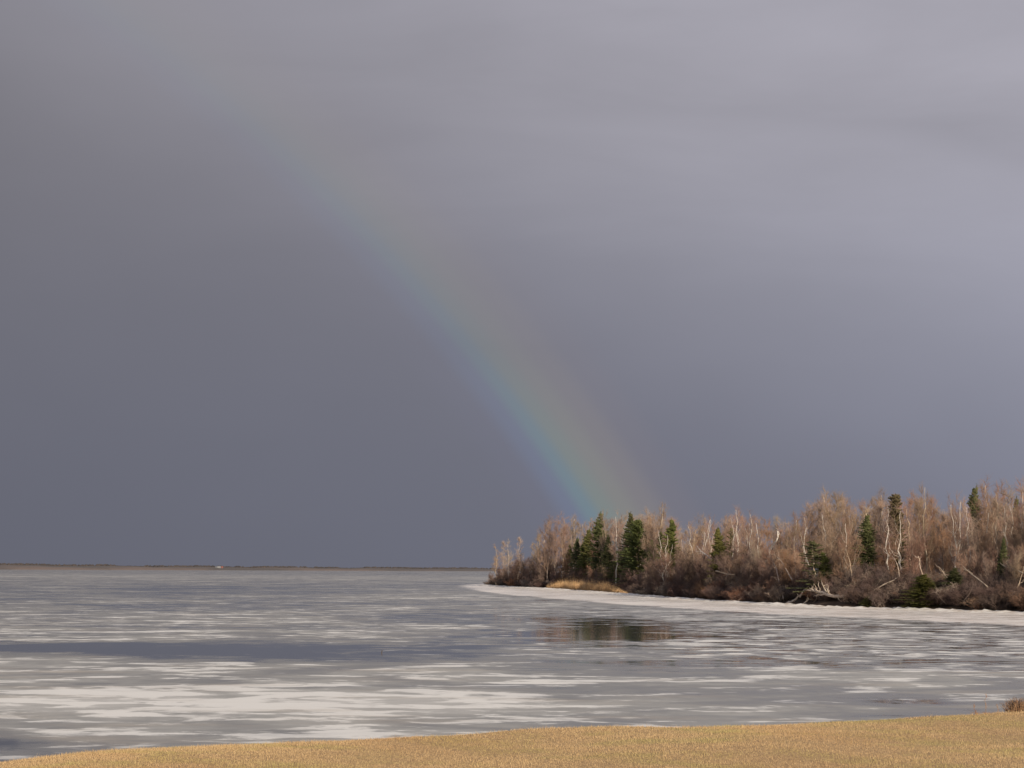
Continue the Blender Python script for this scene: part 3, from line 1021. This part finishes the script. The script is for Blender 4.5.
# the thin trees at the tip
TIP = [(497, 546, 4, 'small feathery tan tree, leftmost on the tip of the point'),
       (503, 541, 7, 'second feathery tan tree from the tip of the point'),
       (509.5, 541, 5, 'third feathery tan tree from the tip, between two taller ones'),
       (519, 537, 6, 'tallest of the four feathery tan trees at the tip of the point')]
for px, yt, off, lab in TIP:
    p, d_ = spot(px, off)
    s_ = (ztop(px, yt, d_) - p[2]) / 12
    plant(popl[int(px) % 4], 'poplar_tree', lab, 'tree', (p[0], p[1], p[2] - 0.05), (s_ * 1.25, s_ * 1.25, s_))

# ------------------------------------------------------------------ shore thicket
G_SH = 'shrubs of the thicket along the shore'
px = 489.0
while px < 1180:
    marsh = 548 < px < 632
    rowsn = (2 if marsh else 3) if not 628 <= px < 655 else 1
    for r_ in range(rowsn):
        pxx = px + rng.uniform(-2, 2)
        off = (1.2 + r_ * 4.0 + rng.uniform(-0.6, 1.2)) * (1.0 if px > 640 else 1.4) + (14 if marsh else 0)
        p, d_ = spot(pxx, off)
        hgt = rng.uniform(1.4, 2.3) + 0.45 * r_
        if 625 < px < 655:
            hgt *= 0.75
        if px < 500:
            hgt *= 0.5 + 0.5 * (px - 486) / 14
        kind = rng.random()
        if 784 < pxx < 850:
            if r_ == 0:
                continue
            hgt *= 0.7
        mk = 'brush_pale' if kind < 0.13 else ('brush_rust' if kind < 0.30 else 'brush_dark')
        if mk == 'brush_pale':
            lab = 'pale grey tan shrub in the dark thicket along the shore'
        elif mk == 'brush_rust':
            lab = 'rusty brown shrub in the dark thicket along the shore'
        else:
            lab = 'dark brown bare shrub in the dense thicket along the shore'
        wsc = rng.uniform(0.85, 1.3)
        plant(shrub[rng.integers(5)], 'shrub', lab, 'shrub', (p[0], p[1], p[2] - 0.05), (wsc, wsc, hgt / 2.4), group=G_SH, mats={'twigs': M[mk], 'stem': M[mk] if rng.random() < 0.6 else M['brush_pale']})
    px += rng.uniform(6.0, 8.6) * (1.0 if px > 640 else 0.85)

# ------------------------------------------------------------------ dead wood on the bank
def dead_trunk(name, label, cat, pts, r0, nb=6, seed=1, mat='deadwood', bl=1.2):
    """pts: world points along the trunk; the thing sits at the first one"""
    r = np.random.default_rng(seed)
    pts = np.array(pts, float)
    o0 = pts[0].copy()
    s = np.linspace(0, len(pts) - 1, 16)
    P_ = np.column_stack([np.interp(s, range(len(pts)), pts[:, i]) for i in range(3)]) - o0
    P_[1:-1] += np.cumsum(r.normal(0, r0 * 0.25, (14, 3)), 0)
    gt = Geo()
    gt.tube(P_, np.linspace(1, 0.35, 16) * r0, 7)
    root = link(name, None)
    root.location = o0
    tag(root, label, cat)
    link('trunk', gt.mesh('trunk', True), M[mat], root)
    if nb:
        o, d = sample_path(P_, r.uniform(0.35, 0.98, nb))
        dv = spread(d, r.uniform(0.4, 1.1, nb), r)
        L = bl * r.uniform(0.5, 1.2, nb)
        for i in range(nb):
            gb = Geo()
            bp = path(o[i], o[i] + dv[i] * L[i], 7, 0.6, r)
            gb.tube(bp, np.linspace(0.35, 0.08, 7) * r0, 5)
            link('branch', gb.mesh('branch', True), M[mat], root)
    return root


def pt(px, py, off):
    d_ = d_shore(px) + off
    return at(px, d_, py)


DW = [
    ('dead_trunk', 'pale dead trunk leaning left beside the wide low evergreen bush', 'dead tree', [(933, 597, 2.0), (926, 583, 2.4), (919, 568, 3.0), (918, 556, 3.4)], 0.17, 3, 'deadwood'),
    ('dead_trunk', 'thick white broken birch trunk curving up to the right', 'dead tree', [(768, 556, 9), (771, 548, 9), (776, 540, 9), (778, 531, 9.5)], 0.28, 2, 'birch'),
    ('fallen_tree', 'tan fallen trunk sloping down from the broken birch to the shore', 'fallen tree', [(780, 585, 3.0), (776, 569, 5.0), (770, 554, 8.0)], 0.17, 6, 'driftwood'),
    ('fallen_tree', 'tan fallen branch arching right from the broken birch', 'fallen tree', [(787, 571, 4.5), (781, 561, 6.0), (771, 552, 8.0)], 0.14, 6, 'driftwood'),
    ('fallen_tree', 'white fallen birch lying among brush left of the thin olive spruce', 'fallen tree', [(709, 557, 8), (702, 551, 9), (697, 546, 10)], 0.16, 4, 'birch'),
    ('fallen_log', 'pale broken log lying across the brush under the forked birch', 'log', [(716, 571, 3), (724, 573, 3), (735, 574, 3.2)], 0.17, 4, 'deadwood'),
    ('dead_trunk', 'short pale trunk leaning left, just left of the low spreading evergreen bush', 'dead tree', [(948, 579, 5), (943, 572, 6), (938, 566, 7)], 0.13, 2, 'deadwood'),
    ('dead_trunk', 'pale trunk leaning left, just right of the low spreading evergreen bush', 'dead tree', [(976, 577, 4.5), (969, 571, 5.5), (963, 566, 6.5)], 0.12, 2, 'deadwood'),
    ('fallen_tree', 'long pale fallen trunk resting in the brush near the right edge', 'fallen tree', [(1021, 572, 6), (1010, 567, 7), (1000, 563, 8)], 0.13, 5, 'deadwood'),
    ('dead_trunk', 'pale leaning pole above the shore at the right edge', 'dead tree', [(1016, 592, 3), (1020, 580, 3.5), (1024, 566, 4)], 0.13, 3, 'deadwood'),
    ('dead_trunk', 'tan crooked trunk leaning down the bank left of the bowed birch', 'dead tree', [(900, 579, 6), (897, 566, 7), (892, 556, 8)], 0.13, 4, 'driftwood'),
    ('dead_trunk', 'tan bent trunk with a knee, low on the bank right of the driftwood heap', 'dead tree', [(853, 586, 5), (851, 574, 6), (850, 562, 7), (846, 549, 8)], 0.15, 3, 'driftwood'),
    ('fallen_log', 'pale log tipped over the bank below the bronze columnar spruce', 'log', [(884, 584, 3.0), (889, 581, 3.3), (896, 578, 3.8)], 0.12, 2, 'deadwood'),
]
for i, (nm, lab, cat, pts, r0, nb, mt) in enumerate(DW):
    W_ = [pt(*q) for q in pts]
    zg = float(zland(W_[0][None, :2])[0])
    dn = unit(W_[0] - W_[1])
    if W_[0][2] > zg and dn[2] < -0.15:                 # root the foot in the bank
        W_.insert(0, W_[0] + dn * min(3.5, (W_[0][2] - zg + 0.15) / -dn[2]))
    dead_trunk(nm, lab, cat, W_, r0 * 0.68, nb, 900 + i, mt)

# driftwood heap: uprooted tree with its root fan, logs around it
HEAP = [
    ('uprooted_tree', 'weathered uprooted tree lying on its side on the shore ice with bare roots', 'driftwood', [(846, 596, 1.2), (834, 595, 1.2), (822, 591, 1.4), (812, 590, 1.8)], 0.24, 16, 1.6),
    ('driftwood_log', 'long weathered log sloping down to the ice at the left of the driftwood heap', 'driftwood', [(786, 605, -0.5), (794, 600, 0.2), (802, 594, 1.0)], 0.22, 3, 1.0),
    ('driftwood_log', 'pale driftwood log along the top right of the driftwood heap', 'driftwood', [(822, 592, 1.5), (832, 594, 1.2), (846, 597, 0.9)], 0.18, 4, 0.9),
    ('driftwood_log', 'short driftwood log stub poking onto the ice below the heap', 'driftwood', [(801, 606, -0.6), (804, 603, 0.2), (808, 598, 1.0)], 0.16, 3, 0.8),
    ('driftwood_log', 'forked driftwood limb standing up out of the top of the heap', 'driftwood', [(827, 594, 1.4), (824, 589, 1.5), (821, 584, 1.6)], 0.13, 3, 0.6),
    ('driftwood_log', 'tangled grey driftwood limb arching over the left of the heap', 'driftwood', [(800, 597, 1.0), (806, 589, 1.4), (818, 588, 1.6)], 0.12, 8, 0.9),
]
for i, (nm, lab, cat, pts, r0, nb, bl) in enumerate(HEAP):
    dead_trunk(nm, lab, cat, [pt(*q) for q in pts], r0, nb, 950 + i, 'deadwood', bl)

# ------------------------------------------------------------------ golden marsh grass at the foot of the spruces
def blades(P_, h, lean, wd, r):
    n_ = len(P_)
    a_ = r.uniform(0, 2 * np.pi, n_)
    ax = np.column_stack([np.cos(a_), np.sin(a_), np.zeros(n_)]) * wd[:, None]
    tipv = P_ + np.column_stack([r.normal(0, 1, n_) * lean * h, r.normal(0, 1, n_) * lean * h, h])
    return P_ - ax * 0.5, P_ + ax * 0.5, tipv


def grass_mat(name, cols, green=None, scale=0.5):
    m, t, b = mat_new(name)
    geo = t.node('ShaderNodeNewGeometry')
    n1 = t.noise(geo.outputs['Position'], scale, 4.0, 0.6)
    rp = geo.outputs['Random Per Island']
    c = t.ramp(rp, [(i / (len(cols) - 1), c_) for i, c_ in enumerate(cols)])
    if green:
        c = t.mixc(t.rng(n1, 0.46, 0.66, 0, 0.6), c, green)
    n2 = t.noise(geo.outputs['Position'], scale * 0.45, 3.0, 0.6)
    c = t.mixc(t.rng(n2, 0.50, 0.70, 0, 0.30), c, (0.42, 0.23, 0.11))
    t.l.new(c, b.inputs['Base Color'])
    b.inputs['Roughness'].default_value = 0.75
    b.inputs['Specular IOR Level'].default_value = 0.25
    return m


n_ = 34000
pxm = rng.uniform(547, 628, n_)
ofm = rng.uniform(0.3, 9, n_)
Pm = np.array([at(a_, d_shore(a_) + o_) for a_, o_ in zip(pxm, ofm)])
Pm[:, 2] = zland(Pm[:, :2]) - 0.02
hm = rng.gamma(9.0, 0.135, n_) * (1 + 0.25 * np.sin(pxm * 0.9) * np.sin(ofm * 0.7 + pxm * 0.23)) * np.interp(pxm, [547, 560, 606, 628], [0.4, 1, 1, 0.12])
g = Geo()
g.tris(*blades(Pm, hm, 0.22, rng.uniform(0.02, 0.05, n_), rng))
M['marsh'] = grass_mat('golden_marsh_grass', [(0.42, 0.25, 0.12), (0.60, 0.38, 0.19), (0.72, 0.50, 0.30)], None, 0.15)
link('marsh_grass', g.mesh('marsh_grass'), M['marsh'], kind='stuff')

# ------------------------------------------------------------------ lawn on the near bank
LZ = 2.4
ED = np.array([(-420, 792), (-200, 779), (0, 764.5), (60, 757), (110, 752), (220, 745), (350, 739.5), (500, 733.5), (620, 728.5), (750, 723), (880, 719), (1024, 716), (1200, 712), (1500, 706)])
edge = np.array([ground(a_, b_, LZ)[:2] for a_, b_ in ED])
ex = np.linspace(edge[0, 0], edge[-1, 0], 240)
ey = np.interp(ex, edge[:, 0], edge[:, 1]) + 0.10 * np.sin(ex * 1.9) + 0.06 * np.sin(ex * 4.3 + 1)


def lawn_z(x, y):
    return LZ + 0.035 * np.sin(x * 0.7 + 0.5 * y) + 0.025 * np.sin(1.3 * x - 0.9 * y + 1)


rows = []
for k in np.linspace(0, 1, 60) ** 1.6:
    yy = ey * (1 - k) + (-40) * k
    rows.append(np.column_stack([ex, yy, lawn_z(ex, yy) * 1.0]))
rows = rows[::-1]
for off, z in ((0.35, LZ - 0.10), (1.0, LZ - 0.6), (2.0, 1.0), (3.2, 0.1), (4.5, -0.5)):
    rows.append(np.column_stack([ex, ey + off, np.full_like(ex, z) + 0.05 * np.sin(ex * 3)]))
V = np.stack(rows, 1)
# widen the lawn sideways and behind so that it has no visible end
I = np.arange(V.shape[0] * V.shape[1]).reshape(V.shape[:2])
quads = np.stack([I[:-1, :-1], I[1:, :-1], I[1:, 1:], I[:-1, 1:]], -1).reshape(-1, 4)
m, t, b = mat_new('dry_turf')
geo = t.node('ShaderNodeNewGeometry')
n1 = t.noise(geo.outputs['Position'], 14.0, 5.0, 0.7)
n2 = t.noise(geo.outputs['Position'], 0.6, 4.0, 0.6)
c = t.mixc(t.rng(n1, 0.3, 0.7), (0.24, 0.145, 0.065), (0.46, 0.30, 0.145))
c = t.mixc(t.rng(n2, 0.5, 0.7, 0, 0.4), c, (0.24, 0.23, 0.06))
t.l.new(c, b.inputs['Base Color'])
b.inputs['Roughness'].default_value = 0.95
link('lawn', new_mesh('lawn', V.reshape(-1, 3), [quads], True), m, kind='structure')

n_ = 560000
xg = rng.uniform(-10.5, 11.5, n_)
top_ = np.interp(xg, ex, ey) + 0.45
yg = top_ - rng.random(n_) ** 1.15 * (top_ - 17.0)
patch = 0.5 + 0.5 * np.sin(xg * 2.1 + 1.7 * np.sin(yg * 1.3)) * np.sin(yg * 1.9 + 0.8 * xg)
hg = rng.uniform(0.012, 0.030, n_) * (0.75 + 0.5 * patch)
over = np.clip((yg - (top_ - 0.45)) / 0.35, 0, 1.3)
nearedge = np.clip((yg - (top_ - 1.3)) / 1.0, 0, 1)
hg *= 1 + 0.5 * nearedge * rng.random(n_)
Pg = np.column_stack([xg, yg, lawn_z(xg, yg) - 0.004 - over * 0.10])
g = Geo()
g.tris(*blades(Pg, hg, 0.20, rng.uniform(0.003, 0.006, n_), rng))
M['lawngrass'] = grass_mat('dry_lawn_grass', [(0.44, 0.295, 0.155), (0.48, 0.338, 0.182), (0.52, 0.375, 0.208), (0.57, 0.425, 0.25)], (0.34, 0.32, 0.11), 0.9)
link('lawn_grass', g.mesh('lawn_grass'), M['lawngrass'], kind='stuff')

# longer matted tufts along the brink
r = np.random.default_rng(77)
nt = 420
tx = r.uniform(-9.5, 10.5, nt)
ty = np.interp(tx, ex, ey) + 0.28 - np.abs(r.normal(0, 0.22, nt))
kk = np.repeat(np.arange(nt), 22)
bx = tx[kk] + r.normal(0, 0.045, len(kk))
by = ty[kk] + r.normal(0, 0.045, len(kk))
hb = r.uniform(0.025, 0.06, len(kk)) * r.uniform(0.5, 1.5, nt)[kk]
g = Geo()
g.tris(*blades(np.column_stack([bx, by, lawn_z(bx, by) - 0.015 - 0.1 * np.clip((by - np.interp(bx, ex, ey)) / 0.35, 0, 1)]), hb, 0.5, r.uniform(0.003, 0.005, len(kk)), r))
link('edge_grass', g.mesh('edge_grass'), M['lawngrass'], kind='stuff')

# dry growth at the lawn's edge on the right
M['weed'] = mat_wood('dry_weed_stalks', (0.30, 0.15, 0.07), (0.46, 0.26, 0.13), 6)
M['weed_dark'] = mat_wood('dark_weed_twigs', (0.06, 0.05, 0.05), (0.13, 0.10, 0.09), 6)


def lawn_spot(px, py):
    return ground(px, py, LZ)


p = lawn_spot(1020, 713.5)
root = link('dry_bush', None)
root.location = (p[0], p[1], LZ - 0.01)
tag(root, 'low orange brown dry bush at the right end of the lawn edge', 'bush')
r = np.random.default_rng(31)
g1, g2, g3 = Geo(), Geo(), Geo()
nb = 420
a_ = r.uniform(0, 6.283, nb)
rad = r.uniform(0, 0.20, nb)
b0 = np.column_stack([np.cos(a_) * rad * 1.1, np.sin(a_) * rad, np.zeros(nb)])
hh = r.uniform(0.10, 0.27, nb) * (1 - 1.5 * rad)
e = b0 + np.column_stack([r.normal(0, .05, nb) + np.cos(a_) * 0.05, r.normal(0, .05, nb), hh])
g1.segs(b0, e, 0.003, 0.0015)
o2 = b0 + (e - b0) * r.uniform(.4, .9, nb)[:, None]
g1.segs(o2, o2 + unit(r.normal(0, 1, (nb, 3)) + [0, 0, .8]) * r.uniform(.03, .07, nb)[:, None], 0.002, 0.001)
link('stems', g1.mesh('stems'), M['weed'], root)
nb = 110
b0 = np.column_stack([r.normal(-0.05, .06, nb), r.normal(0, .06, nb), r.uniform(0.05, 0.12, nb)])
e = b0 + np.column_stack([r.normal(0, .05, nb), r.normal(0, .05, nb), r.uniform(.05, .16, nb)])
g2.segs(b0, e, 0.003, 0.0012)
link('dark_twigs', g2.mesh('dark_twigs'), M['weed_dark'], root)
for px, py, h_, lab in ((986, 713.5, 0.30, 'tallest thin dry stalk at the lawn edge left of the orange bush'),
                        (976.5, 713.6, 0.14, 'thin dry stalk at the lawn edge, farthest left of the orange bush'),
                        (997, 713.6, 0.15, 'short dry stalk at the lawn edge right beside the orange bush')):
    p = lawn_spot(px, py)
    root = link('dry_stalk', None)
    root.location = (p[0], p[1], LZ - 0.01)
    tag(root, lab, 'weed')
    g = Geo()
    P_ = path((0, 0, 0), (r.normal(0, .015), 0, h_), 7, 0.3, r)
    g.tube(P_, np.linspace(0.0035, 0.0015, 7), 5)
    link('stem', g.mesh('stem'), M['weed'], root)
    g = Geo()
    o, d = sample_path(P_, r.uniform(0.1, 1.0, 16))
    dv = unit(spread(d, r.uniform(.3, 1.0, 16), r))
    g.segs(o, o + dv * r.uniform(.015, .05, 16)[:, None], 0.002, 0.001)
    g.segs(np.tile([[0, 0, 0.0]], (14, 1)), np.column_stack([r.normal(0, .05, 14), r.normal(0, .05, 14), r.uniform(.02, .05, 14)]), 0.0025, 0.001)
    link('side_shoots', g.mesh('side_shoots'), M['weed'], root)

# a stick frozen into the smooth ice
p = ground(381.5, 653.0)
g = Geo()
g.tube(path((0, 0, -0.05), (0.03, 0.01, 0.17), 6, 0.3, rng), np.linspace(0.032, 0.018, 6), 6)
st = link('stick', g.mesh('stick', True), M['bark_dark'])
st.location = (p[0], p[1], 0)
tag(st, 'short dark stick poking up out of the smooth grey ice', 'stick')
